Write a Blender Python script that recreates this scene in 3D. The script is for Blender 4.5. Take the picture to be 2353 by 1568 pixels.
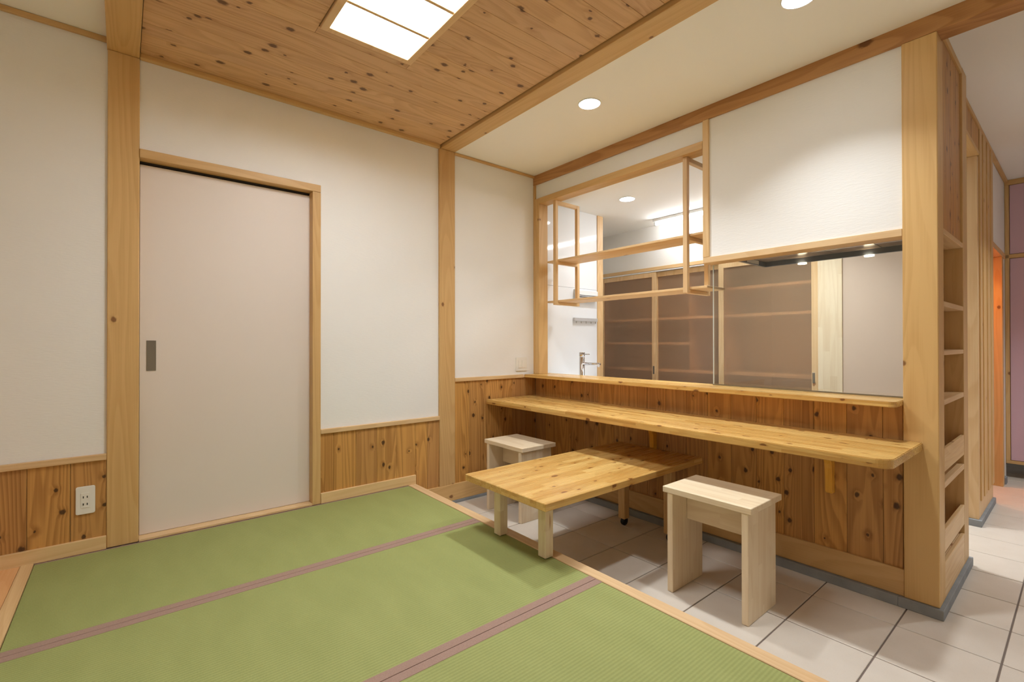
import bpy, bmesh, math, random
from mathutils import Matrix, Vector
random.seed(7)
for o in list(bpy.data.objects): bpy.data.objects.remove(o)
S = bpy.context.scene
COL = S.collection

# ------------------------------------------------------------------ camera
# x runs along the door wall, y runs towards it, z = 0 is the tatami surface
F_PX, YAW, PITCH, ROLL = 1088.82, math.radians(50.598), math.radians(.2853), math.radians(-.0649)
fw = Vector((math.cos(PITCH)*math.cos(YAW), math.cos(PITCH)*math.sin(YAW), math.sin(PITCH)))
rt = Vector((math.sin(YAW), -math.cos(YAW), 0)); up = rt.cross(fw)
c_, s_ = math.cos(ROLL), math.sin(ROLL)
R_, U_ = c_*rt + s_*up, -s_*rt + c_*up
cam = bpy.data.cameras.new('camera'); cam.sensor_width = 36; cam.lens = F_PX*36/2353; cam.clip_start = .02
cam_o = bpy.data.objects.new('camera', cam); COL.objects.link(cam_o)
cam_o.matrix_world = Matrix(((R_.x, U_.x, -fw.x, 0), (R_.y, U_.y, -fw.y, 0), (R_.z, U_.z, -fw.z, 1.0), (0, 0, 0, 1)))
S.camera = cam_o
# ------------------------------------------------------------------ light and exposure
w = bpy.data.worlds.new('world'); S.world = w; w.use_nodes = True
w.node_tree.nodes['Background'].inputs[0].default_value = (1, .93, .84, 1)
w.node_tree.nodes['Background'].inputs[1].default_value = .05
vs = S.view_settings
vs.view_transform = 'Standard'; vs.look = 'None'; vs.gamma = 1; vs.use_curve_mapping = False
vs.exposure = 0.63
W_DOWN, W_SHOJI, W_TUBE, W_KDOWN = 5.1, 20.5, 32, 2.5
C_DOWN, C_SHOJI, C_TUBE = (.89, .945, 1), (.90, .95, 1), (.95, .97, 1)

# ------------------------------------------------------------------ node helper
def srgb(r, g, b):
    f = lambda c: (c/255/12.92) if c/255 <= .04045 else ((c/255+.055)/1.055)**2.4
    return (f(r), f(g), f(b), 1)
class G:
    def __init__(s, name):
        s.m = bpy.data.materials.new(name); s.m.use_nodes = True
        s.t = s.m.node_tree; s.t.nodes.clear()
        s.out = s.t.nodes.new('ShaderNodeOutputMaterial')
    def n(s, typ, ins=None, **kw):
        nd = s.t.nodes.new(typ)
        for k, v in kw.items(): setattr(nd, k, v)
        for k, v in (ins or {}).items():
            i = nd.inputs[k]
            if isinstance(v, bpy.types.NodeSocket): s.t.links.new(v, i)
            else: i.default_value = v
        return nd
    def math(s, op, a, b=0.0, c=None):
        d = {0: a, 1: b}
        if c is not None: d[2] = c
        return s.n('ShaderNodeMath', d, operation=op).outputs[0]
    def vmath(s, op, a, b): return s.n('ShaderNodeVectorMath', {0: a, 1: b}, operation=op).outputs[0]
    def mix(s, f, a, b, blend='MIX'):
        nd = s.n('ShaderNodeMix', data_type='RGBA', blend_type=blend)
        for k, v in ((0, f), (6, a), (7, b)):
            if isinstance(v, bpy.types.NodeSocket): s.t.links.new(v, nd.inputs[k])
            else: nd.inputs[k].default_value = v
        return nd.outputs[2]
    def rng(s, v, a, b, c=0.0, d=1.0, smooth=True):
        return s.n('ShaderNodeMapRange', {0: v, 1: a, 2: b, 3: c, 4: d}, interpolation_type='SMOOTHSTEP' if smooth else 'LINEAR').outputs[0]
    def bsdf(s, **ins):
        b = s.n('ShaderNodeBsdfPrincipled', {k.replace('_', ' '): v for k, v in ins.items()})
        s.t.links.new(b.outputs[0], s.out.inputs[0]); return b
    def bump(s, h, strength, dist):
        return s.n('ShaderNodeBump', {'Height': h, 'Strength': strength, 'Distance': dist}).outputs[0]

def plain(name, col, rough=.6, metal=0., **kw):
    g = G(name); g.bsdf(Base_Color=col, Roughness=rough, Metallic=metal, **kw); return g.m
def emit(name, col, strength):
    g = G(name); e = g.n('ShaderNodeEmission', {0: (*col, 1), 1: strength}); g.t.links.new(e.outputs[0], g.out.inputs[0]); return g.m

def wood(name, axis, light, dark, knot, rings=9, ringamt=.55, ks=(2.2, 7, 7), kr=.13, kp=.45, rough=.45, var=.12, stave=None, vamt=.2, spec=.4, fieldscale=(.7, 5.5, 5.5)):
    """timber: growth rings, fine streaks, knots and (optionally) glued staves along one axis"""
    g = G(name)
    oc = g.n('ShaderNodeTexCoord').outputs['Object']
    rnd = g.n('ShaderNodeObjectInfo').outputs['Random']
    sx = g.n('ShaderNodeSeparateXYZ', {0: oc}).outputs
    order = {'x': (0, 1, 2), 'y': (1, 0, 2), 'z': (2, 0, 1)}[axis]
    al, a, b = (sx[i] for i in order)
    off = g.n('ShaderNodeCombineXYZ', {0: g.math('MULTIPLY', rnd, 37.1), 1: g.math('MULTIPLY', rnd, 91.7), 2: g.math('MULTIPLY', rnd, 53.3)}).outputs[0]
    P = g.vmath('ADD', g.n('ShaderNodeCombineXYZ', {0: al, 1: a, 2: b}).outputs[0], off)
    tone = None
    if stave:
        sw, sl, sb = stave
        ai = g.math('FLOOR', g.math('DIVIDE', a, sw)); bi = g.math('FLOOR', g.math('DIVIDE', b, sb))
        li = g.math('FLOOR', g.math('ADD', g.math('DIVIDE', al, sl), g.math('ADD', g.math('MULTIPLY', ai, .377), g.math('MULTIPLY', bi, .61))))
        wn = g.n('ShaderNodeTexWhiteNoise', {0: g.vmath('ADD', g.n('ShaderNodeCombineXYZ', {0: ai, 1: li, 2: bi}).outputs[0], off)})
        tone = wn.outputs[0]
        P = g.vmath('ADD', P, g.vmath('MULTIPLY', wn.outputs[1], (23., 31., 17.)))
    ps = g.n('ShaderNodeSeparateXYZ', {0: P}).outputs
    K = g.n('ShaderNodeCombineXYZ', {0: g.math('MULTIPLY', ps[0], float(ks[0])), 1: g.math('MULTIPLY', g.math('ADD', ps[1], ps[2]), float(ks[1]))}).outputs[0]
    vo = g.n('ShaderNodeTexVoronoi', {0: K, 'Scale': 1.0, 'Randomness': 1.0}, voronoi_dimensions='2D')
    d = vo.outputs['Distance']
    cellr = g.n('ShaderNodeSeparateColor', {0: vo.outputs['Color']}).outputs[0]
    has = g.math('LESS_THAN', cellr, kp)
    wob = g.n('ShaderNodeTexNoise', {0: g.vmath('MULTIPLY', P, (60., 90., 90.)), 'Scale': 1.0, 'Detail': 1.0}).outputs[0]
    dw = g.math('ADD', d, g.math('MULTIPLY', g.math('SUBTRACT', wob, .5), kr*.9))
    km = g.math('MULTIPLY', g.rng(dw, kr, kr*.45), has)
    kr2 = g.math('MULTIPLY', g.math('ADD', cellr, .25), kr/kp*1.1) if kp > 0 else kr
    km = g.math('MULTIPLY', g.rng(dw, kr2, g.math('MULTIPLY', kr2, .5)), has)
    halo = g.math('MULTIPLY', g.rng(dw, kr*3.0, kr*.5), has)
    f = g.n('ShaderNodeTexNoise', {0: g.vmath('MULTIPLY', P, tuple(map(float, fieldscale))), 'Scale': 1.0, 'Detail': 1.5, 'Roughness': .45}).outputs[0]
    f = g.math('ADD', f, g.math('MULTIPLY', halo, .02))
    ph = g.math('FRACT', g.math('MULTIPLY', f, float(rings)))
    ring = g.math('MULTIPLY', g.rng(ph, .1, .8), g.rng(ph, 1.0, .86))
    st = g.n('ShaderNodeTexNoise', {0: g.vmath('MULTIPLY', P, (3., 170., 170.)), 'Scale': 1.0, 'Detail': 2.0}).outputs[0]
    big = g.n('ShaderNodeTexNoise', {0: g.vmath('MULTIPLY', P, (.8, 9., 9.)), 'Scale': 1.0, 'Detail': 1.0}).outputs[0]
    amt = g.math('MULTIPLY', ring, ringamt)
    amt = g.math('ADD', amt, g.math('MULTIPLY', g.math('SUBTRACT', st, .5), .55))
    amt = g.math('ADD', amt, g.math('MULTIPLY', halo, .28))
    amt = g.math('ADD', amt, g.math('MULTIPLY', g.math('SUBTRACT', big, .5), .7))
    amt = g.n('ShaderNodeClamp', {0: amt}).outputs[0]
    col = g.mix(amt, light, dark)
    if tone is not None:
        col = g.mix(1.0, col, g.n('ShaderNodeCombineColor', {0: g.rng(tone, 0, 1, 1-vamt*.6, 1+vamt*.4, False), 1: g.rng(tone, 0, 1, 1-vamt, 1+vamt*.5, False), 2: g.rng(tone, 0, 1, 1-vamt*1.5, 1+vamt*.7, False)}).outputs[0], 'MULTIPLY')
    r2 = g.math('FRACT', g.math('MULTIPLY', rnd, 7.31))
    v = g.rng(r2, 0, 1, 1-var, 1+var*.5, False)
    v2 = g.rng(rnd, 0, 1, 1-var*1.2, 1+var*.6, False)
    col = g.mix(1.0, col, g.n('ShaderNodeCombineColor', {0: v, 1: g.math('MULTIPLY', v, g.rng(rnd, 0, 1, 1-var*.25, 1+var*.1, False)), 2: v2}).outputs[0], 'MULTIPLY')
    col = g.mix(g.math('MULTIPLY', km, .85), col, knot)
    bs = g.bsdf(Base_Color=col, Roughness=g.rng(st, .3, .7, rough-.05, rough+.07, False), Normal=g.bump(g.math('SUBTRACT', st, g.math('MULTIPLY', ring, .5)), .12, .002))
    bs.inputs['Specular IOR Level'].default_value = spec
    return g.m
M = {}
for ax in 'xyz':
    M['hinoki_'+ax] = wood('pale post timber '+ax, ax, srgb(216, 178, 120), srgb(190, 144, 84), srgb(120, 76, 42), rings=16, ringamt=.3, ks=(3, 4), kr=.035, kp=.3, var=.05, fieldscale=(.5, 5, 5))
    M['cedar_'+ax] = wood('knotty red cedar '+ax, ax, srgb(206, 154, 86), srgb(142, 92, 40), srgb(52, 28, 14), rings=22, ringamt=.45, ks=(7, 9), kr=.095, kp=.62, var=.13, fieldscale=(.38, 6, 6))
    M['pine_'+ax] = wood('varnished glued pine '+ax, ax, srgb(216, 178, 106), srgb(188, 134, 60), srgb(112, 62, 24), rings=12, ringamt=.3, ks=(7, 12), kr=.11, kp=.42, rough=.28, var=.02, stave=(.042, .55, .05), vamt=.27, spec=.5)
    M['stool_'+ax] = wood('pale glued timber '+ax, ax, srgb(234, 216, 184), srgb(214, 186, 146), srgb(170, 120, 70), rings=12, ringamt=.3, ks=(2, 4), kr=.02, kp=.05, rough=.5, var=.03, stave=(.045, .5, .05), vamt=.08)
    M['trim_'+ax] = wood('light trim timber '+ax, ax, srgb(226, 192, 142), srgb(204, 160, 106), srgb(140, 90, 52), rings=14, ringamt=.33, ks=(3, 5), kr=.05, kp=.3, var=.05)
M['ceil'] = wood('knotty ceiling cedar', 'x', srgb(218, 178, 130), srgb(180, 134, 88), srgb(84, 52, 30), rings=16, ringamt=.34, ks=(7, 9.5), kr=.125, kp=.6, var=.07, rough=.5)
M['beamdark'] = wood('brown beam timber', 'y', srgb(196, 146, 92), srgb(160, 108, 60), srgb(100, 56, 24), rings=16, ringamt=.5, ks=(2, 4), kr=.04, kp=.2, var=.04)
M['orange'] = wood('warm floor board', 'y', srgb(232, 176, 118), srgb(214, 150, 92), srgb(150, 90, 40), rings=10, ringamt=.3, kp=.05, ks=(2, 4), kr=.03, var=.03)

def wallpaper():
    g = G('off-white wallpaper')
    oc = g.n('ShaderNodeTexCoord').outputs['Object']
    a = g.n('ShaderNodeTexNoise', {0: g.vmath('MULTIPLY', oc, (30., 30., 260.)), 'Scale': 1.0, 'Detail': 3.0}).outputs[0]
    g.bsdf(Base_Color=srgb(240, 238, 233), Roughness=.9, Normal=g.bump(a, .25, .003)); return g.m
M['paper'] = wallpaper()
M['ceilwhite'] = plain('white ceiling paper', srgb(248, 246, 240), .95)
def tatami():
    g = G('woven green rush')
    oc = g.n('ShaderNodeTexCoord').outputs['Object']
    s = g.n('ShaderNodeSeparateXYZ', {0: oc}).outputs
    rib = g.math('MULTIPLY_ADD', g.math('SINE', g.math('MULTIPLY', s[1], 2*math.pi/.0125)), .5, .5)
    cross = g.n('ShaderNodeTexNoise', {0: g.vmath('MULTIPLY', oc, (420., 60., 1.)), 'Scale': 1.0, 'Detail': 2.0}).outputs[0]
    big = g.n('ShaderNodeTexNoise', {0: g.vmath('MULTIPLY', oc, (9., 3., 1.)), 'Scale': 1.0, 'Detail': 3.0}).outputs[0]
    f = g.math('ADD', g.math('MULTIPLY', rib, .3), g.math('MULTIPLY', g.math('ADD', cross, big), .43))
    col = g.mix(g.n('ShaderNodeClamp', {0: f}).outputs[0], srgb(122, 130, 66), srgb(164, 168, 102))
    g.bsdf(Base_Color=col, Roughness=.75, Normal=g.bump(g.math('ADD', g.math('MULTIPLY', rib, .7), cross), .35, .0015)); return g.m
M['rush'] = tatami()
def fabric():
    g = G('mauve border cloth')
    oc = g.n('ShaderNodeTexCoord').outputs['Object']
    a = g.n('ShaderNodeTexNoise', {0: g.vmath('MULTIPLY', oc, (300., 300., 300.)), 'Scale': 1.0}).outputs[0]
    g.bsdf(Base_Color=g.mix(a, srgb(140, 110, 96), srgb(172, 142, 126)), Roughness=.85); return g.m
M['heri'] = fabric()
def tilemat():
    g = G('beige floor tile')
    oc = g.n('ShaderNodeTexCoord').outputs['Object']
    r = g.n('ShaderNodeObjectInfo').outputs['Random']
    a = g.n('ShaderNodeTexNoise', {0: g.vmath('ADD', g.vmath('MULTIPLY', oc, (7., 7., 7.)), g.n('ShaderNodeCombineXYZ', {0: g.math('MULTIPLY', r, 50.)}).outputs[0]), 'Scale': 1.0, 'Detail': 4.0}).outputs[0]
    sp = g.n('ShaderNodeTexNoise', {0: g.vmath('MULTIPLY', oc, (400., 400., 400.)), 'Scale': 1.0, 'Detail': 1.0}).outputs[0]
    col = g.mix(a, srgb(206, 194, 178), srgb(222, 212, 198))
    col = g.mix(g.rng(sp, .62, .8, 0, .25), col, srgb(150, 136, 120))
    v = g.rng(r, 0, 1, .95, 1.03, False)
    col = g.mix(1., col, g.n('ShaderNodeCombineColor', {0: v, 1: v, 2: v}).outputs[0], 'MULTIPLY')
    g.bsdf(Base_Color=col, Roughness=.42, Normal=g.bump(sp, .06, .001)); return g.m
M['tile'] = tilemat()
M['grout'] = plain('brown grout', srgb(122, 108, 98), .9)
def concrete():
    g = G('grey mortar plinth')
    oc = g.n('ShaderNodeTexCoord').outputs['Object']
    a = g.n('ShaderNodeTexNoise', {0: oc, 'Scale': 14., 'Detail': 5.0}).outputs[0]
    g.bsdf(Base_Color=g.mix(a, srgb(118, 122, 124), srgb(158, 160, 160)), Roughness=.8); return g.m
M['plinth'] = concrete()
M['doorpink'] = plain('pale pink door laminate', srgb(230, 218, 207), .5)
M['panelpink'] = plain('beige pink wall panel', srgb(212, 190, 170), .5)
M['steel'] = plain('brushed steel', srgb(150, 146, 138), .32, 1.)
M['chrome'] = plain('chrome', srgb(210, 210, 212), .08, 1.)
M['satin'] = plain('satin aluminium', srgb(206, 206, 206), .4, .3)
M['gapshade'] = plain('painted gap shade', srgb(40, 32, 26), .8)  # colour stands in for shade inside the door head groove
M['plate'] = plain('white plastic', srgb(236, 232, 222), .35)
M['slot'] = plain('dark slot', srgb(30, 28, 26), .6)
M['gloss'] = plain('glossy white kitchen panel', srgb(238, 240, 241), .07)
M['hood'] = plain('dark grey hood enamel', srgb(84, 90, 100), .2)
M['hoodpanel'] = plain('brown-grey hood panel', srgb(150, 132, 118), .2)
M['sticker'] = plain('grey paper label', srgb(206, 202, 192), .6)
M['black'] = plain('black rubber', srgb(14, 14, 16), .5)
M['bracket'] = wood('amber bracket timber', 'z', srgb(240, 182, 70), srgb(220, 152, 44), srgb(120, 70, 20), rings=8, ringamt=.3, kp=0., ks=(2, 4), var=.02, rough=.3)
M['purple'] = plain('mauve cupboard laminate', srgb(208, 174, 186), .45)
M['white'] = plain('white enamel', srgb(240, 240, 238), .3)
M['emit_down'] = emit('downlight lamp', C_DOWN, 26)
M['emit_shoji'] = emit('lit shoji paper', C_SHOJI, W_SHOJI)
M['emit_tube'] = emit('fluorescent tube', C_TUBE, W_TUBE)
M['emit_hood'] = emit('hood lamp', (1, .78, .5), 18)
def glass():
    g = G('clear glass')
    tr = g.n('ShaderNodeBsdfTransparent', {0: (.93, .95, .94, 1)}); gl = g.n('ShaderNodeBsdfGlossy', {0: (1, 1, 1, 1), 'Roughness': .01})
    fr = g.n('ShaderNodeFresnel', {0: 1.5})
    mx = g.n('ShaderNodeMixShader', {0: fr.outputs[0], 1: tr.outputs[0], 2: gl.outputs[0]}); g.t.links.new(mx.outputs[0], g.out.inputs[0]); return g.m
M['glass'] = glass()
M['glassedge'] = plain('pale glass edge', srgb(196, 206, 198), .15)
def frosted():
    g = G('frosted brown cupboard panel')
    rf = g.n('ShaderNodeBsdfRefraction', {0: srgb(226, 196, 172), 'Roughness': .16, 'IOR': 1.05})
    tl = g.n('ShaderNodeBsdfTranslucent', {0: srgb(232, 200, 172)})
    df = g.n('ShaderNodeBsdfDiffuse', {0: srgb(246, 210, 172)})
    tp = g.n('ShaderNodeBsdfTransparent', {0: srgb(235, 212, 190)}); rft = g.n('ShaderNodeMixShader', {0: .52, 1: rf.outputs[0], 2: tp.outputs[0]})
    a = g.n('ShaderNodeMixShader', {0: .75, 1: tl.outputs[0], 2: df.outputs[0]})
    bm_ = g.n('ShaderNodeMixShader', {0: .30, 1: rft.outputs[0], 2: a.outputs[0]})
    gl = g.n('ShaderNodeBsdfGlossy', {'Roughness': .3})
    mx = g.n('ShaderNodeMixShader', {0: .04, 1: bm_.outputs[0], 2: gl.outputs[0]}); g.t.links.new(mx.outputs[0], g.out.inputs[0]); return g.m
M['frost'] = frosted()
def clearback():
    g = G('clear back of the frosted panel'); t = g.n('ShaderNodeBsdfTransparent', {0: (.97, .96, .95, 1)}); g.t.links.new(t.outputs[0], g.out.inputs[0]); return g.m
M['clearback'] = clearback()

# ------------------------------------------------------------------ mesh helpers
def wloc(o):
    v = Vector((0, 0, 0))
    while o: v += o.location; o = o.parent
    return v
def link(name, me, mat, parent, loc):
    o = bpy.data.objects.new(name, me); COL.objects.link(o)
    if me is not None and mat is not None and not me.materials: me.materials.append(M[mat])
    loc = Vector(loc)
    if parent: o.parent = parent; o.location = loc - wloc(parent)
    else: o.location = loc
    return o
CACHE = {}
def box(name, x0, x1, y0, y1, z0, z1, mat, parent=None, bev=.002):
    dx, dy, dz = x1-x0, y1-y0, z1-z0
    k = (round(dx, 4), round(dy, 4), round(dz, 4), mat, bev)
    me = CACHE.get(k)
    if me is None:
        bm = bmesh.new(); bmesh.ops.create_cube(bm, size=1)
        for v in bm.verts: v.co = Vector((v.co.x*dx, v.co.y*dy, v.co.z*dz))
        b = min(bev, .3*min(dx, dy, dz))
        if b > 0: bmesh.ops.bevel(bm, geom=bm.edges[:], offset=b, segments=1, affect='EDGES', profile=.5)
        me = bpy.data.meshes.new(name); bm.to_mesh(me); bm.free(); CACHE[k] = me
    return link(name, me, mat, parent, ((x0+x1)/2, (y0+y1)/2, (z0+z1)/2))
def boxes(name, L, mat, parent=None, bev=0.):
    """one mesh of several boxes (one wall with its openings)"""
    bm = bmesh.new()
    lo = [min(b[i] for b in L) for i in (0, 2, 4)]; hi = [max(b[i] for b in L) for i in (1, 3, 5)]
    c = Vector([(a+b)/2 for a, b in zip(lo, hi)])
    for x0, x1, y0, y1, z0, z1 in L:
        r = bmesh.ops.create_cube(bm, size=1)['verts']
        for v in r: v.co = Vector(((x0+x1)/2 + v.co.x*(x1-x0), (y0+y1)/2 + v.co.y*(y1-y0), (z0+z1)/2 + v.co.z*(z1-z0))) - c
    if bev: bmesh.ops.bevel(bm, geom=bm.edges[:], offset=bev, segments=1, affect='EDGES')
    me = bpy.data.meshes.new(name); bm.to_mesh(me); bm.free()
    return link(name, me, mat, parent, c)
def prism(name, pts, t0, t1, mat, parent=None, axis='z', bev=.002, smooth=False):
    """outline extruded along an axis; pts are (x,y) for z, (x,z) for y, (y,z) for x"""
    bm = bmesh.new()
    f3 = {'z': lambda p, t: (p[0], p[1], t), 'y': lambda p, t: (p[0], t, p[1]), 'x': lambda p, t: (t, p[0], p[1])}[axis]
    cc = Vector(f3((sum(p[0] for p in pts)/len(pts), sum(p[1] for p in pts)/len(pts)), (t0+t1)/2))
    a = [bm.verts.new(Vector(f3(p, t0))-cc) for p in pts]; b = [bm.verts.new(Vector(f3(p, t1))-cc) for p in pts]
    fs = [bm.faces.new(a), bm.faces.new(b)]
    n = len(pts)
    for i in range(n): bm.faces.new((a[i], a[(i+1) % n], b[(i+1) % n], b[i]))
    bmesh.ops.recalc_face_normals(bm, faces=bm.faces[:])
    if bev: bmesh.ops.bevel(bm, geom=list({e for f in fs for e in f.edges}), offset=bev, segments=2, affect='EDGES')
    me = bpy.data.meshes.new(name); bm.to_mesh(me); bm.free()
    return link(name, me, mat, parent, cc)
def lathe(name, prof, loc, mat, parent=None, seg=28, axis='z'):
    """profile of (radius, height) turned about an axis"""
    bm = bmesh.new(); rings = []
    for r, h in prof:
        rings.append([bm.verts.new((r*math.cos(2*math.pi*i/seg), r*math.sin(2*math.pi*i/seg), h)) for i in range(seg)])
    for k in range(len(rings)-1):
        for i in range(seg):
            f = bm.faces.new((rings[k][i], rings[k][(i+1) % seg], rings[k+1][(i+1) % seg], rings[k+1][i])); f.smooth = True
    for rg in (rings[0], rings[-1]):
        bm.faces.new(rg)
    bmesh.ops.recalc_face_normals(bm, faces=bm.faces[:])
    if axis == 'y': bmesh.ops.rotate(bm, verts=bm.verts[:], cent=(0, 0, 0), matrix=Matrix.Rotation(math.radians(90), 3, 'X'))
    if axis == 'x': bmesh.ops.rotate(bm, verts=bm.verts[:], cent=(0, 0, 0), matrix=Matrix.Rotation(math.radians(90), 3, 'Y'))
    me = bpy.data.meshes.new(name); bm.to_mesh(me); bm.free()
    return link(name, me, mat, parent, loc)
def empty(name, loc):
    o = bpy.data.objects.new(name, None); COL.objects.link(o); o.location = loc; o.empty_display_size = .05; return o
def tag(o, label, cat, group=None, kind=None):
    o['label'] = label; o['category'] = cat
    if group: o['group'] = group
    if kind: o['kind'] = kind
    return o
def struct(o, label, cat): return tag(o, label, cat, kind='structure')
def rounded(x0, x1, y0, y1, corners, r, seg=6):
    """rectangle outline whose listed corners ('ll','lr','ur','ul') are rounded"""
    P = []
    for nm, cx, cy, a0, px, py in (('ll', x0, y0, 180, 1, 1), ('lr', x1, y0, 270, -1, 1), ('ur', x1, y1, 0, -1, -1), ('ul', x0, y1, 90, 1, -1)):
        if nm in corners:
            for i in range(seg+1):
                t = math.radians(a0 + 90*i/seg); P.append((cx+px*r+r*math.cos(t), cy+py*r+r*math.sin(t)))
        else: P.append((cx, cy))
    return P

FZ = -.205          # tile floor
YW = 3.065          # plaster of the door wall
# ================================================================== floor and tiles
fl = struct(box('floor', -1.9, 6.9, -2.2, 4.2, FZ-.10, FZ-.004, 'grout', bev=0), 'square beige floor tiles with dark grout lines', 'floor')
PT, T0X, T0Y = .3158, 2.234-.003, .213-.003
for i in range(-2, 15):
    for j in range(-5, 9):
        x0, y0 = T0X+i*PT+.006, T0Y+j*PT+.006
        x1, y1 = x0+PT-.006, y0+PT-.006
        if x0 > 2.76 and y0 > .42 and not (3.5 < x0 < 4.3 and y0 < .55): continue   # under the partition and the kitchen
        y1 = min(y1, 3.045)
        if y1-y0 < .02: continue
        box('tile', x0, x1, y0, y1, FZ-.012, FZ, 'tile', fl, .0015)
# ================================================================== tatami platform
struct(boxes('trim_1', [(1.555, 1.613, -2.19, 3.045, FZ, .002)], 'trim_y', bev=.002), 'pale timber kerb edging the raised tatami floor', 'floor edging')
pf = struct(box('floor_platform', -1.89, 1.554, -2.19, 3.06, FZ, -.052, 'trim_x', bev=0), 'timber base under the tatami', 'floor')
seams = [3.040, 2.204, 1.333, .463, -.407, -1.277]
tl = ['green tatami mat with mauve borders lying along the sliding door', 'green tatami mat on which the low table stands with two legs', 'green tatami mat lying next but one to the sliding door mat', 'green tatami mat furthest but one from the door wall', 'green tatami mat furthest from the door wall']
for i in range(5):
    y1, y0 = seams[i]-.0012, seams[i+1]+.0012
    t = empty('tatami_mat', (.623, (y0+y1)/2, -.05))
    box('rush_cover', -.307, 1.553, y0+.002, y1-.002, -.05, -.001, 'rush', t, .001)
    box('cloth_border', -.308, 1.5535, y0, y0+.034, -.0495, .0004, 'heri', t, .0008)
    tp = .034 if i else .008
    box('cloth_border', -.308, 1.5535, y1-tp, y1, -.0495, .0004, 'heri', t, .0008)
    tag(t, tl[i], 'tatami mat', 'tatami mats')
ab = struct(box('trim_2', -.352, -.309, -2.19, 3.04, -.05, .006, 'trim_y'), 'pale timber strip between tatami and board floor', 'floor edging')
bf = struct(empty('floor_boards', (-1.1, .4, -.05)), 'orange timber floor boards left of the tatami', 'floor')
for k in range(5):
    box('board', -.353-.3*(k+1)+.001, -.353-.3*k-.0005, -2.19, 3.04, -.05, .003, 'orange', bf, .001)

# ================================================================== door wall
wb = struct(boxes('wall_back', [(-1.9, -.06, YW, 3.2, -.2, 2.6), (-.06, .063, 3.07, 3.2, -.2, 2.6), (.063, .93, YW, 3.2, 1.96, 2.6), (.063, .93, 3.15, 3.2, -.2, 1.96), (.93, 3.66, YW, 3.2, -.25, 2.6)], 'paper'), 'off-white papered wall with sliding door and cedar wainscot', 'wall')
def wainscot(x0, x1, z0, z1, y, parent, pitch=.1445, mat='cedar_z', first=None):
    x = x0; nx = first if first else min(x0+pitch, x1)
    while x < x1-.004:
        box('board', x+.0007, nx-.0007, y, y+.012, z0, z1, mat, parent, .0012)
        x, nx = nx, min(nx+pitch, x1)
        if x1-nx < .03: nx = x1
wainscot(-1.6, -.06, .06, .436, 3.056, wb, first=-1.49)
wainscot(.957, 1.615, .06, .436, 3.056, wb, first=1.04)
wainscot(1.615, 1.811, -.10, .436, 3.056, wb, first=1.712)
wainscot(1.946, 2.776, -.10, .712, 3.056, wb, first=2.08)
for nm, x0, x1, z0, z1, y in (('chair_rail', -1.6, -.06, .434, .463, 3.044), ('chair_rail', .957, 1.811, .434, .463, 3.044), ('chair_rail', 1.946, 2.632, .709, .737, 3.044)):
    box(nm, x0, x1, y, YW, z0, z1, 'trim_x', wb)
struct(boxes('baseboard_back', [(-1.6, -.06, 3.041, YW, 0, .064), (.957, 1.6145, 3.041, YW, 0, .064)], 'trim_x', bev=.0015), 'light timber skirting board along the tatami', 'baseboard')
struct(box('baseboard_tile', 1.616, 2.745, 3.041, YW, -.183, -.060, 'hinoki_x'), 'timber skirting board above grey plinth beside the tiles', 'baseboard')
struct(box('trim_3', 1.616, 2.742, 3.036, YW, FZ, -.184, 'plinth'), 'grey mortar plinth strip under the door wall', 'plinth')
struct(box('trim_4', -.060, .064, 3.050, 3.2, 0, 2.449, 'hinoki_z', bev=.003), 'wide timber post left of the sliding door', 'post')
struct(box('trim_5', 1.811, 1.945, 3.046, 3.2, -.062, 2.4495, 'hinoki_z', bev=.003), 'timber post between wainscot panels right of the sliding door', 'post')
struct(box('trim_6', .064, 1.811, 3.035, YW, 2.447, 2.471, 'hinoki_x'), 'thin timber moulding under the plank ceiling', 'moulding')
struct(box('trim_7', 1.945, 2.757, 3.045, YW, 2.434, 2.451, 'hinoki_x'), 'thin timber moulding under white ceiling by the counter', 'moulding')
struct(box('trim_8', -1.9, -.063, 3.045, YW, 2.482, 2.505, 'hinoki_x'), 'thin timber moulding on the wall left of the wide post', 'moulding')
# sliding door
d = struct(empty('door_1', (.49, 3.1, 0)), 'pale pink sliding door in a timber frame', 'door')
pn = box('door_panel', .066, .925, 3.106, 3.138, .0135, 1.929, 'doorpink', d, .002)
box('jamb', .906, .956, 3.044, 3.15, 0, 1.944, 'hinoki_z', d)
boxes('head', [(.064, .956, 3.044, 3.15, 1.945, 1.990)], 'hinoki_x', d, .002)
box('head_groove_shade', .066, .906, 3.110, 3.148, 1.934, 1.9445, 'gapshade', d, 0)  # dark strip painting the shade in the gap above the door
box('sill', .0645, .905, 3.042, 3.15, .0005, .0125, 'trim_x', d, .001)
hd = boxes('handle', [(.095, .1003, 3.1035, 3.110, .860, 1.017), (.1297, .135, 3.1035, 3.110, .860, 1.017), (.1003, .1297, 3.1035, 3.110, 1.010, 1.017), (.1003, .1297, 3.1035, 3.110, .860, .867)], 'steel', pn)
hd['label'] = 'brushed steel flush pull'
box('handle_recess', .1003, .1297, 3.1052, 3.1065, .867, 1.010, 'steel', hd, 0)

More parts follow.
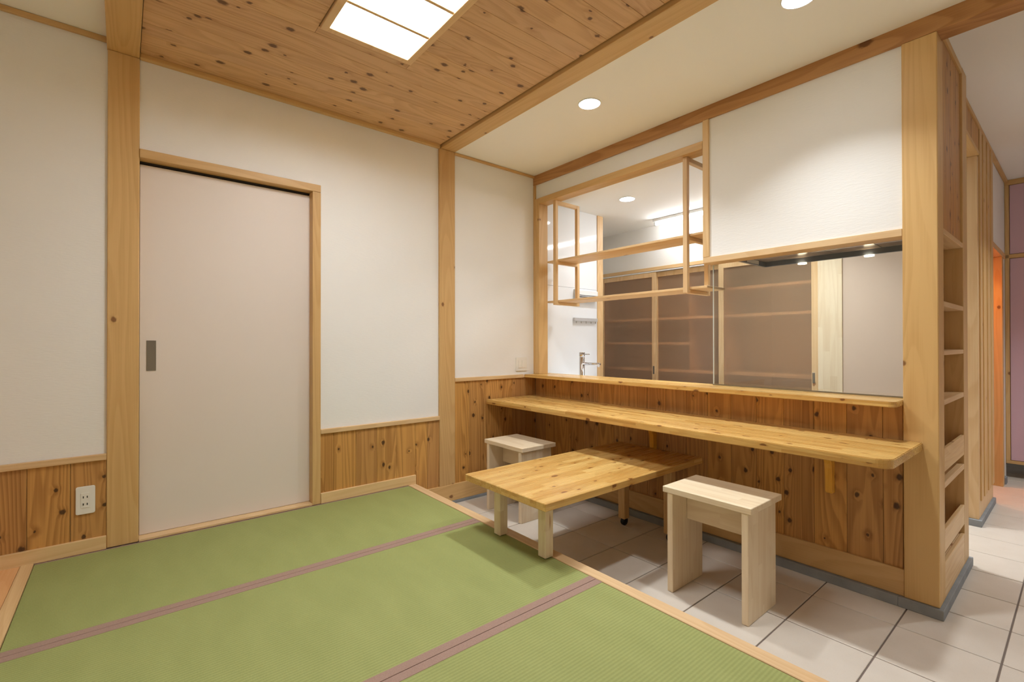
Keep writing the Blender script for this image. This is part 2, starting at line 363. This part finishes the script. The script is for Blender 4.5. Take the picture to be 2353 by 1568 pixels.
# ================================================================== ceilings and beams
ce = struct(boxes('ceiling', [(.0, .700, -2.2, 3.2, 2.49, 2.62), (1.166, 1.84, -2.2, 3.2, 2.49, 2.62), (.700, 1.166, 2.256, 3.2, 2.49, 2.62), (.700, 1.166, -2.2, 1.308, 2.49, 2.62), (.700, 1.166, 1.308, 2.256, 2.58, 2.62)], 'ceilwhite'), 'knotty cedar plank ceiling above the tatami', 'ceiling')
LX0, LX1, LY0, LY1 = .702, 1.164, 1.310, 2.254
y = 3.05; P_ = .105
while y > -2.1:
    a, b = y-P_+.0006, y-.0006
    if b <= LY0 or a >= LY1: box('plank', .066, 1.812, a, b, 2.471, 2.489, 'ceil', ce, .0012)
    else:
        box('plank', .066, LX0-.004, a, b, 2.471, 2.489, 'ceil', ce, .0012); box('plank', LX1+.004, 1.812, a, b, 2.471, 2.489, 'ceil', ce, .0012)
        if b > LY1+.004: box('plank', LX0-.003, LX1+.003, LY1+.004, b, 2.471, 2.489, 'ceil', ce, .0012)
        if a < LY0-.004: box('plank', LX0-.003, LX1+.003, a, LY0-.004, 2.471, 2.489, 'ceil', ce, .0012)
    y -= P_
struct(box('ceiling_entry', 1.94, 2.757, -2.2, 3.2, 2.4525, 2.62, 'ceilwhite', bev=0), 'white ceiling strip above the counter', 'ceiling')
struct(box('ceiling_alcove', -1.9, -.064, -2.2, 3.2, 2.506, 2.62, 'ceilwhite', bev=0), 'white ceiling left of the timber beam', 'ceiling')
struct(box('ceiling_hall', 2.86, 6.9, -2.2, .56, 2.452, 2.62, 'ceilwhite', bev=0), 'white hall ceiling beyond the counter beam', 'ceiling')
struct(box('ceiling_kitchen', 2.88, 5.1, .56, 4.0, 2.25, 2.35, 'ceilwhite', bev=0), 'white kitchen ceiling with strip light', 'ceiling')
struct(box('trim_9', -.063, .063, -2.2, 3.2, 2.4495, 2.62, 'hinoki_y', bev=.002), 'timber beam running out from the wide post', 'beam')
struct(box('trim_10', 1.822, 1.9445, -2.2, 3.2, 2.450, 2.62, 'hinoki_y', bev=.002), 'timber beam between plank ceiling and white ceiling', 'beam')
struct(box('trim_11', 2.757, 2.868, -2.2, 3.066, 2.371, 2.62, 'beamdark', bev=.002), 'brown timber beam above the counter partition', 'beam')

# ================================================================== counter partition
wr = struct(boxes('wall_right', [(2.788, 2.87, .545, 3.064, FZ, .712), (2.772, 2.86, .54, 1.469, 1.523, 2.375), (2.772, 2.86, 1.505, 3.042, 2.247, 2.375)], 'paper'), 'counter partition with a wide opening into the kitchen', 'wall')
x = .545; nx = .62
while x < 3.05:
    box('board', 2.775, 2.787, x+.0007, nx-.0007, -.05, .712, 'cedar_z', wr, .0012)
    x, nx = nx, min(nx+.1445, 3.056)
boxes('baseboard', [(2.763, 2.787, .541, 3.056, -.160, -.038)], 'hinoki_y', wr, .0015)
box('opening_jamb', 2.757, 2.86, 2.990, 3.040, .738, 2.247, 'hinoki_z', wr)
box('opening_jamb', 2.757, 2.86, 3.041, 3.064, .738, 2.370, 'hinoki_z', wr)
box('transom', 2.757, 2.86, 1.507, 2.989, 2.199, 2.248, 'hinoki_y', wr)
box('panel_stile', 2.757, 2.86, 1.468, 1.506, 1.526, 2.370, 'trim_z', wr)
box('panel_rail', 2.757, 2.86, .541, 1.506, 1.490, 1.525, 'trim_y', wr)
struct(boxes('trim_12', [(2.741, 3.56, .402, .56, FZ, -.161), (2.741, 2.88, .56, 3.034, FZ, -.161)], 'plinth', bev=.002), 'grey mortar plinth under the counter partition', 'plinth')
struct(box('trim_13', 2.757, 2.8795, .417, .5405, -.161, 2.3705, 'hinoki_z', bev=.003), 'pale timber post at the end of the counter', 'post')
# ledge and counter top
lg = prism('window_ledge', rounded(2.632, 2.93, .5415, 3.042, ('ll',), .035), .7125, .7375, 'pine_y', bev=.003)
tag(lg, 'narrow varnished pine ledge below the kitchen opening', 'ledge')
ct = empty('counter_table', (2.5, 1.77, .518))
prism('counter_top', rounded(2.235, 2.757, .473, 3.042, ('ll',), .055), .518, .555, 'pine_y', ct, bev=.003)
def knee(y0, y1):
    pts = [(2.774, .517), (2.50, .517), (2.50, .497)]
    for i in range(9):
        t = i/8; pts.append((2.52+.212*math.sin(t*math.pi/2), .492-.12*(1-math.cos(t*math.pi/2))))
    pts += [(2.736, .30), (2.738, .256), (2.746, .246), (2.774, .246)]
    return prism('bracket', pts, y0, y1, 'bracket', ct, 'y', .002)
knee(.816, .848); knee(1.845, 1.877)
tag(ct, 'long varnished pine counter shelf with rounded end and brackets', 'counter')
# glass guard
gg = empty('glass_guard', (2.865, 1.02, .738))
box('pane', 2.8655, 2.8695, .5415, 1.4925, .7405, 1.4885, 'glass', gg, 0)
box('pane_edge', 2.8655, 2.8695, 1.4926, 1.4985, .7405, 1.4885, 'glassedge', gg, 0)
boxes('channel', [(2.861, 2.874, .5415, 1.4985, .7376, .7445)], 'steel', gg)
tag(gg, 'clear glass splash guard standing on the ledge under the white panel', 'glass panel')

# hanging shelf in the opening
hs = empty('hanging_shelf', (2.93, 2.24, 1.32))
for y0, y1 in ((2.822, 2.852), (1.630, 1.660)):
    for x0, x1 in ((2.790, 2.820), (3.055, 3.085)):
        box('upright', x0, x1, y0, y1, 1.322, 2.1985, 'trim_z', hs)
    box('top_bar', 2.8205, 3.0545, y0, y1, 2.170, 2.1985, 'trim_x', hs)
    for z in (1.322, 1.665): box('shelf_bar', 2.8205, 3.0545, y0, y1, z, z+.024, 'trim_x', hs)
for z in (1.3465, 1.6895):
    box('shelf', 2.822, 3.052, 1.513, 2.954, z, z+.016, 'trim_y', hs)
tag(hs, 'open timber shelf with two boards hanging in the kitchen opening', 'shelf')

# ================================================================== end bookshelf
bs = empty('bookshelf', (3.2, .478, -.161))
box('upright', 3.410, 3.541, .417, .5405, -.161, 2.4515, 'hinoki_z', bs)
boxes('back_panel', [(2.880, 3.4095, .4925, .505, -.161, 1.50)], 'cedar_z', bs)
for i in range(4):
    a = 2.8805+i*.1324
    box('upper_board', a, a+.1316, .4275, .439, 1.5245, 2.4195, 'cedar_z', bs, .0012)
box('top_moulding', 2.8805, 3.4095, .418, .4395, 2.420, 2.4515, 'hinoki_x', bs)
for z, t in ((1.499, .025), (1.168, .023), (.944, .021), (.716, .025), (.338, .028), (-.03, .03)):
    box('shelf', 2.8805, 3.4095, .4175 if z != -.03 else .434, .4920, z, z+t, 'trim_x', bs)
for z0, z1 in ((.413, .517), (.050, .152)):
    box('retaining_board', 2.8805, 3.4095, .4175, .4325, z0, z1, 'trim_x', bs)
box('base_board', 2.8805, 3.4095, .4175, .4330, -.160, .002, 'trim_x', bs)
tag(bs, 'narrow timber magazine bookshelf built into the end of the counter partition', 'bookshelf')

# ================================================================== kitchen doorway, slatted pier, hall end
wk = struct(boxes('wall_hall', [(3.542, 4.40, .470, .56, 2.25, 2.45), (4.37, 5.06, .50, .58, FZ, 2.45), (5.061, 6.12, .475, .56, 1.77, 2.45), (5.78, 6.12, .475, .56, FZ, 1.77)], 'paper'), 'hall wall with kitchen doorway and slatted pier', 'wall')
for i in range(6):
    a = 3.5425+i*.1428
    box('board', a, a+.142, .460, .4695, 2.262, 2.425, 'cedar_z', wk, .0012)
box('lintel', 3.5425, 4.35, .452, .56, 2.236, 2.2615, 'hinoki_x', wk)
box('moulding', 3.5425, 6.09, .452, .4745, 2.4255, 2.4518, 'hinoki_x', wk)
sp = struct(boxes('trim_14', [(4.4005, 5.062, .470, .499, -.161, 2.425), (4.345, 4.40, .4625, .80, -.161, 2.235), (4.4005, 5.062, .4625, .4695, -.161, -.05)], 'trim_z', bev=.001), 'slatted timber pier beyond the kitchen doorway', 'pier')
for a, b in ((4.401, 4.490), (4.553, 4.688), (4.758, 4.884), (4.955, 5.061)):
    box('slat', a, b, .4535, .4695, -.049, 2.424, 'hinoki_z', sp)
struct(boxes('trim_15', [(4.325, 5.07, .447, .60, FZ, -.162)], 'plinth', bev=.002), 'grey mortar plinth under the slatted pier', 'plinth')
dr = struct(empty('door_2', (5.4, .5, FZ)), 'open timber-framed doorway glowing orange at the hall end', 'door')
box('head', 5.063, 5.90, .455, .70, 1.724, 1.768, 'hinoki_x', dr)
box('jamb', 5.690, 5.775, .458, .70, FZ, 1.7235, 'hinoki_z', dr)
struct(boxes('wall_closet', [(5.0, 5.06, .60, 1.3, FZ, 2.4), (5.78, 5.83, .70, 1.3, FZ, 2.4), (5.0, 5.83, 1.3, 1.35, FZ, 2.4), (5.0, 5.83, .56, 1.3, 2.2, 2.25)], 'orange'), 'timber lined store room behind the hall doorway', 'wall')
struct(box('trim_16', 5.80, 5.90, .450, .474, FZ, -.150, 'plinth'), 'grey plinth beside the mauve cupboard', 'plinth')
# mauve cupboard
pc = empty('hall_cupboard', (6.3, -.3, -.07))
box('carcass', 6.118, 6.55, -1.70, .474, -.072, 2.45, 'hinoki_z', pc)
for z0, z1 in ((-.072, -.045), (1.752, 1.786), (2.405, 2.45)):
    box('rail', 6.090, 6.1175, -1.70, .474, z0, z1, 'hinoki_y', pc)
yy = .474
for i in range(5):
    box('stile', 6.090, 6.1175, yy-.028, yy, -.0445, 2.4045, 'hinoki_z', pc)
    if i < 4:
        for z0, z1 in ((-.042, 1.749), (1.789, 2.402)): box('cupboard_door', 6.098, 6.1175, yy-.56, yy-.031, z0, z1, 'purple', pc)
    yy -= .535
tag(pc, 'tall mauve fronted cupboard in a timber frame raised off the hall floor', 'cupboard')

# ================================================================== kitchen
wkl = struct(empty('wall_kitchen', (3.3, 3.06, .7)), 'glossy white panelled kitchen wall', 'wall')
box('glossy_panel', 2.872, 3.583, 3.052, 3.0648, 1.5195, 2.25, 'gloss', wkl, .0008)
box('glossy_panel', 2.872, 3.583, 3.052, 3.0648, .60, 1.5175, 'gloss', wkl, .0008)
struct(box('trim_17', 3.584, 3.668, 3.045, 3.2, FZ, 2.25, 'trim_z'), 'pale timber post at the end of the glossy kitchen wall', 'post')
struct(boxes('wall_recess', [(3.60, 5.0, 3.66, 3.75, FZ, 2.3), (4.375, 4.46, .6, 3.66, 1.81, 2.3), (4.9, 5.0, .5, 3.7, FZ, 2.3), (3.60, 3.668, 3.2, 3.66, FZ, 2.3)], 'paper'), 'off-white kitchen wall above the frosted cupboard', 'wall')
struct(box('trim_18', 3.67, 4.374, 3.640, 3.6595, 2.09, 2.11, 'hinoki_x'), 'thin timber moulding in the kitchen recess', 'moulding')
# frosted cupboard with sliding doors
fc = empty('sliding_cupboard', (4.6, 2.5, FZ))
box('head_casing', 4.352, 4.46, 1.394, 3.655, 1.772, 1.808, 'trim_y', fc)
box('track', 4.356, 4.44, 1.394, 3.655, 1.757, 1.7715, 'white', fc)
def sdoor(y0, y1, x, pull):
    dd = boxes('sliding_door', [(x, x+.026, y0, y0+.048, FZ+.02, 1.755), (x, x+.026, y1-.048, y1, FZ+.02, 1.755), (x, x+.026, y0+.048, y1-.048, 1.705, 1.755), (x, x+.026, y0+.048, y1-.048, FZ+.02, FZ+.12)], 'trim_z', fc, .001)
    pane = box('pane', x+.008, x+.014, y0+.046, y1-.046, FZ+.1, 1.71, 'frost', dd, 0)
    if len(pane.data.materials) == 1: pane.data.materials.append(M['clearback'])
    for f in pane.data.polygons: f.material_index = 0 if f.normal.x < -.5 else 1     # frosted on the room side only
    if pull is not None: box('finger_pull', x-.0012, x+.004, pull-.010, pull+.010, .672, .758, 'steel', dd, .001)
sdoor(2.909, 3.654, 4.360, 2.937)
sdoor(2.175, 2.955, 4.390, None)
sdoor(1.394, 2.226, 4.360, 1.427)
for z, y0, y1 in ((1.245, 1.40, 3.65), (.985, 2.56, 3.65), (.70, 1.40, 3.65), (1.50, 1.40, 2.18), (.33, 1.40, 3.65)):
    box('shelf', 4.42, 4.86, y0, y1, z, z+.025, 'stool_y', fc)
box('divider', 4.42, 4.86, 2.55, 2.559, FZ, 1.75, 'trim_z', fc); box('divider', 4.42, 4.86, 2.181, 2.20, FZ, 1.75, 'trim_z', fc)
box('end_panel', 4.352, 4.86, 1.225, 1.3935, FZ, 1.808, 'stool_z', fc)
box('back_panel', 4.87, 4.895, 1.23, 3.655, FZ, 1.80, 'stool_z', fc)
tag(fc, 'kitchen cupboard with three frosted sliding doors in timber frames', 'cupboard')
struct(box('door_3', 4.362, 4.40, .58, 1.2245, FZ, 1.808, 'panelpink'), 'plain pale pink panel behind the glass guard', 'door')
# worktop, faucet
kc = empty('kitchen_unit', (3.22, 1.8, FZ))
boxes('body', [(2.885, 3.50, .56, 3.045, FZ+.1, .60), (2.885, 3.44, .56, 3.045, FZ, FZ+.1)], 'white', kc)
boxes('worktop', [(2.872, 3.54, .56, 3.05, .601, .64)], 'white', kc, .003)
tag(kc, 'white kitchen worktop unit hidden behind the ledge', 'kitchen unit')
fa = empty('faucet', (3.1, 2.812, .6402))
lathe('body', [(.030, 0), (.030, .006), (.024, .008), (.024, .238), (.022, .240)], (3.1, 2.812, .6402), 'chrome', fa)
lathe('lever_cap', [(.022, 0), (.025, .003), (.025, .036), (.023, .039)], (3.1, 2.812, .883), 'chrome', fa)
lathe('lever', [(.005, 0), (.005, .062), (.004, .064)], (3.1, 2.79, .905), 'chrome', fa, 12, 'y')
lathe('spout', [(.012, 0), (.012, .185), (.010, .188)], (3.1, 2.795, .824), 'chrome', fa, 16, 'y')
lathe('spout_tip', [(.009, 0), (.009, .014), (.008, .015)], (3.1, 2.625, .800), 'chrome', fa, 16)
tag(fa, 'chrome single-lever kitchen tap with straight spout', 'faucet')
hr = empty('hook_rail', (3.40, 3.04, 1.2))
box('rail', 3.242, 3.568, 3.030, 3.0515, 1.208, 1.240, 'satin', hr)
for i in range(5):
    box('hook', 3.262+i*.068, 3.268+i*.068, 3.026, 3.036, 1.188, 1.2075, 'chrome', hr)
tag(hr, 'metal hook rail on the glossy kitchen wall', 'hook rail')
rk = empty('folding_rack', (3.41, 3.03, 1.42))
box('back_plate', 3.258, 3.560, 3.020, 3.0515, 1.455, 1.500, 'white', rk)
for z in (1.405, 1.422, 1.439): box('bar', 3.258, 3.560, 3.012, 3.0515, z, z+.008, 'satin', rk)
boxes('bracket', [(3.252, 3.2575, 3.012, 3.0515, 1.400, 1.505)], 'satin', rk)
tag(rk, 'small white rack with metal bars on the glossy kitchen wall', 'rack')
# cooker hood
ho = empty('cooker_hood', (3.25, 1.03, 1.545))
hx0, hx1, hy0, hy1 = 2.885, 3.61, .565, 1.502
boxes('rim', [(hx0, hx0+.02, hy0, hy1, 1.55, 1.59), (hx1-.02, hx1, hy0, hy1, 1.55, 1.59), (hx0+.02, hx1-.02, hy0, hy0+.02, 1.55, 1.59), (hx0+.02, hx1-.02, hy1-.02, hy1, 1.55, 1.59)], 'hood', ho, .001)
box('under_panel', hx0+.0205, hx1-.0205, hy0+.0205, hy1-.0205, 1.585, 1.592, 'hoodpanel', ho, 0)
box('body', hx0, hx1, hy0, hy1, 1.5925, 1.62, 'hood', ho); box('duct', hx0, hx0+.40, .70, 1.36, 1.6205, 2.249, 'hood', ho)
box('label_sticker', 3.30, 3.48, hy1-.0212, hy1-.0201, 1.555, 1.582, 'sticker', ho, 0)
for yl in (1.245, .868):
    lathe('hood_lamp', [(.026, 0), (.026, .006), (.020, .008)], (3.60, yl, 1.5415), 'emit_hood', ho, 20)
boxes('panel_joint', [(hx0+.021, hx1-.021, yy-.002, yy+.002, 1.5835, 1.5848) for yy in (1.05, .80)], 'slot', ho)
tag(ho, 'dark grey cooker hood seen through the glass guard', 'cooker hood')

# ================================================================== furniture
tb = empty('low_table', (2.07, 1.80, FZ))
box('table_top', 1.411, 2.722, 1.492, 2.112, .269, .305, 'pine_x', tb, .003)
LG = [(1.510, 1.562), (2.545, 2.597)]; LGY = [(1.597, 1.649), (1.938, 1.990)]
for i, (x0, x1) in enumerate(LG):
    for y0, y1 in LGY:
        leg = box('leg', x0, x1, y0, y1, .0015 if i == 0 else -.158, .2685, 'hinoki_z' if i else 'stool_z', tb, .003)
        if i:
            lathe('caster_wheel', [(.012, -.013), (.025, -.012), (.0275, -.007), (.0275, .007), (.025, .012), (.012, .013)], ((x0+x1)/2, (y0+y1)/2-.004, FZ+.0285), 'black', leg, 24, 'y')
            lathe('caster_stem', [(.014, 0), (.014, .006), (.009, .010), (.009, .026)], ((x0+x1)/2, (y0+y1)/2, -.1815), 'black', leg, 16)
for x0, x1 in ((1.512, 1.534), (2.572, 2.595)): box('apron', x0, x1, 1.650, 1.937, .232, .2685, 'stool_y', tb)
for y0, y1 in ((1.599, 1.620), (1.967, 1.988)): box('apron', 1.5625, 2.5445, y0, y1, .232, .2685, 'stool_x', tb)
tag(tb, 'low varnished pine table straddling tatami edge and tiles', 'table')
def stool(y0):
    s = empty('stool', (2.204, y0+.212, FZ))
    box('seat', 2.048, 2.360, y0, y0+.425, .272, .300, 'stool_y', s, .002)
    box('leg', 2.052, 2.330, y0+.015, y0+.044, FZ+.0005, .2715, 'stool_z', s)
    box('leg', 2.052, 2.330, y0+.373, y0+.402, FZ+.0005, .2715, 'stool_z', s)
    box('apron', 2.178, 2.202, y0+.0445, y0+.3725, .125, .2715, 'stool_y', s)
    return s
tag(stool(.906), 'pale timber stool on the tiles beside the open counter end', 'stool', 'timber stools')
tag(stool(2.388), 'pale timber stool between low table and door wall wainscot', 'stool', 'timber stools')

# ================================================================== electrical
ou = empty('wall_outlet', (-.136, 3.05, .185))
prism('plate', rounded(-.171, -.101, .186, .318, ('ll', 'lr', 'ur', 'ul'), .008), 3.0475, 3.0555, 'plate', ou, 'y', .002)
box('socket_insert', -.152, -.121, 3.0455, 3.0474, .217, .287, 'plate', ou, .0005)
for zz in (.268, .234):
    for xx in (-.1435, -.1295): box('slot', xx-.0018, xx+.0018, 3.0447, 3.0456, zz-.005, zz+.005, 'slot', ou, 0)
tag(ou, 'white double socket on the wainscot left of the wide post', 'socket')
sw = empty('wall_switch', (2.615, 3.06, .766))
prism('plate', rounded(2.556, 2.676, .766, .882, ('ll', 'lr', 'ur', 'ul'), .008), 3.0565, 3.0645, 'plate', sw, 'y', .002)
for k in range(2): box('rocker', 2.578+k*.040, 2.613+k*.040, 3.0535, 3.0564, .792, .856, 'plate', sw, .001)
tag(sw, 'white double light switch above the wainscot by the counter', 'switch')

# ================================================================== lamps
cl = empty('ceiling_light', (.933, 1.782, 2.455))
boxes('frame', [(LX0, LX0+.034, LY0, LY1, 2.459, 2.525), (LX1-.034, LX1, LY0, LY1, 2.459, 2.525), (LX0+.034, LX1-.034, LY0, LY0+.034, 2.459, 2.525), (LX0+.034, LX1-.034, LY1-.034, LY1, 2.459, 2.525)], 'trim_y', cl, .0015)
for k in range(1, 4):
    yb = LY1-.028-(LY1-LY0-.056)*k/4
    box('glazing_bar', LX0+.0345, LX1-.0345, yb-.009, yb+.009, 2.462, 2.4995, 'trim_x', cl, .001)
box('shoji_paper', LX0+.0345, LX1-.0345, LY0+.0345, LY1-.0345, 2.501, 2.505, 'emit_shoji', cl, 0)
tag(cl, 'recessed timber framed paper ceiling light in the plank ceiling', 'ceiling light')
def downlight(x, y, z, watts, label, r=.062, col=C_DOWN):
    t = empty('downlight', (x, y, z))
    lathe('trim_ring', [(r+.006, 0), (r+.006, -.003), (r+.004, -.005), (r, -.002), (r, 0)], (x, y, z-.0005), 'white', t, 36)
    lathe('lamp', [(r*.97, 0), (r*.97, -.002), (r*.9, -.003)], (x, y, z-.0035), 'emit_down', t, 36)
    L = bpy.data.lights.new('downlight_lamp', 'AREA'); L.shape = 'DISK'; L.size = r*1.8; L.energy = watts; L.color = col; L.spread = math.radians(108)
    o = bpy.data.objects.new('downlight_lamp', L); COL.objects.link(o); o.parent = t; o.location = (0, 0, -.008)
    tag(t, label, 'downlight', 'ceiling downlights')
downlight(2.180, 1.912, 2.4525, W_DOWN, 'round downlight in the white ceiling above the low table')
downlight(2.190, .765, 2.4525, W_DOWN, 'round downlight in the white ceiling above the open counter end')
downlight(2.190, -1.53, 2.4525, W_DOWN*.8, 'added unseen downlight in the white ceiling beyond the counter end')  # extra lamp out of view, added to balance light on the walls
downlight(4.6, -.55, 2.452, W_DOWN*2.3, 'added unseen downlight in the hall ceiling near the mauve cupboard')  # unseen lamp added to light the hall and cupboard
downlight(-.95, .55, 2.506, W_DOWN*1.2, 'added unseen downlight in the white alcove ceiling beside the board floor')  # added out of view to brighten the left wall and door
downlight(-.95, -1.0, 2.506, W_DOWN*1.2, 'added unseen downlight in the alcove ceiling near the wall opposite the door')  # second alcove lamp, also unseen, added for the same wall fill
downlight(3.37, 2.53, 2.25, W_KDOWN, 'round downlight in the kitchen ceiling beside the glossy wall')
downlight(3.72, 1.45, 2.25, W_KDOWN*3.6, 'added unseen downlight in the kitchen ceiling behind the white panel')  # added where the panel hides it, to light the cupboard doors
downlight(3.72, .90, 2.25, W_KDOWN*.5, 'added unseen downlight in the kitchen ceiling near the pale pink panel')  # hidden lamp added to lift the light in the kitchen
tu = empty('strip_light', (4.155, 2.1, 2.25))
box('housing', 4.128, 4.182, 1.52, 2.79, 2.222, 2.2495, 'white', tu)
lathe('tube', [(.015, 0), (.015, 1.22), (.012, 1.225)], (4.155, 2.77, 2.203), 'emit_tube', tu, 16, 'y')
for yy in (1.54, 2.775): box('end_cap', 4.140, 4.170, yy-.012, yy+.008, 2.185, 2.2215, 'white', tu)
tag(tu, 'fluorescent strip light on the kitchen ceiling', 'strip light')
cb = empty('added_closet_lamp', (5.4, 1.0, 2.1995))  # unseen bulb added for the orange light in the doorway
lathe('bulb', [(.02, 0), (.035, -.02), (.04, -.05), (.03, -.08), (.01, -.09)], (5.4, 1.0, 2.1985), 'emit_hood', cb)
L = bpy.data.lights.new('added_closet_bulb', 'POINT'); L.energy = 14; L.color = (1, .62, .28); L.shadow_soft_size = .05
o = bpy.data.objects.new('added_closet_bulb', L); COL.objects.link(o); o.parent = cb; o.location = (0, 0, -.15)
tag(cb, 'added unseen warm bulb in the store room behind the hall doorway', 'bulb')

# ================================================================== unseen sides of the room
struct(box('wall_front', -2.0, 6.9, -2.3, -2.2, FZ, 2.62, 'paper', bev=0), 'off-white wall opposite the sliding door', 'wall')
struct(box('wall_left', -2.0, -1.9, -2.2, 3.2, FZ, 2.62, 'paper', bev=0), 'off-white wall opposite the counter', 'wall')
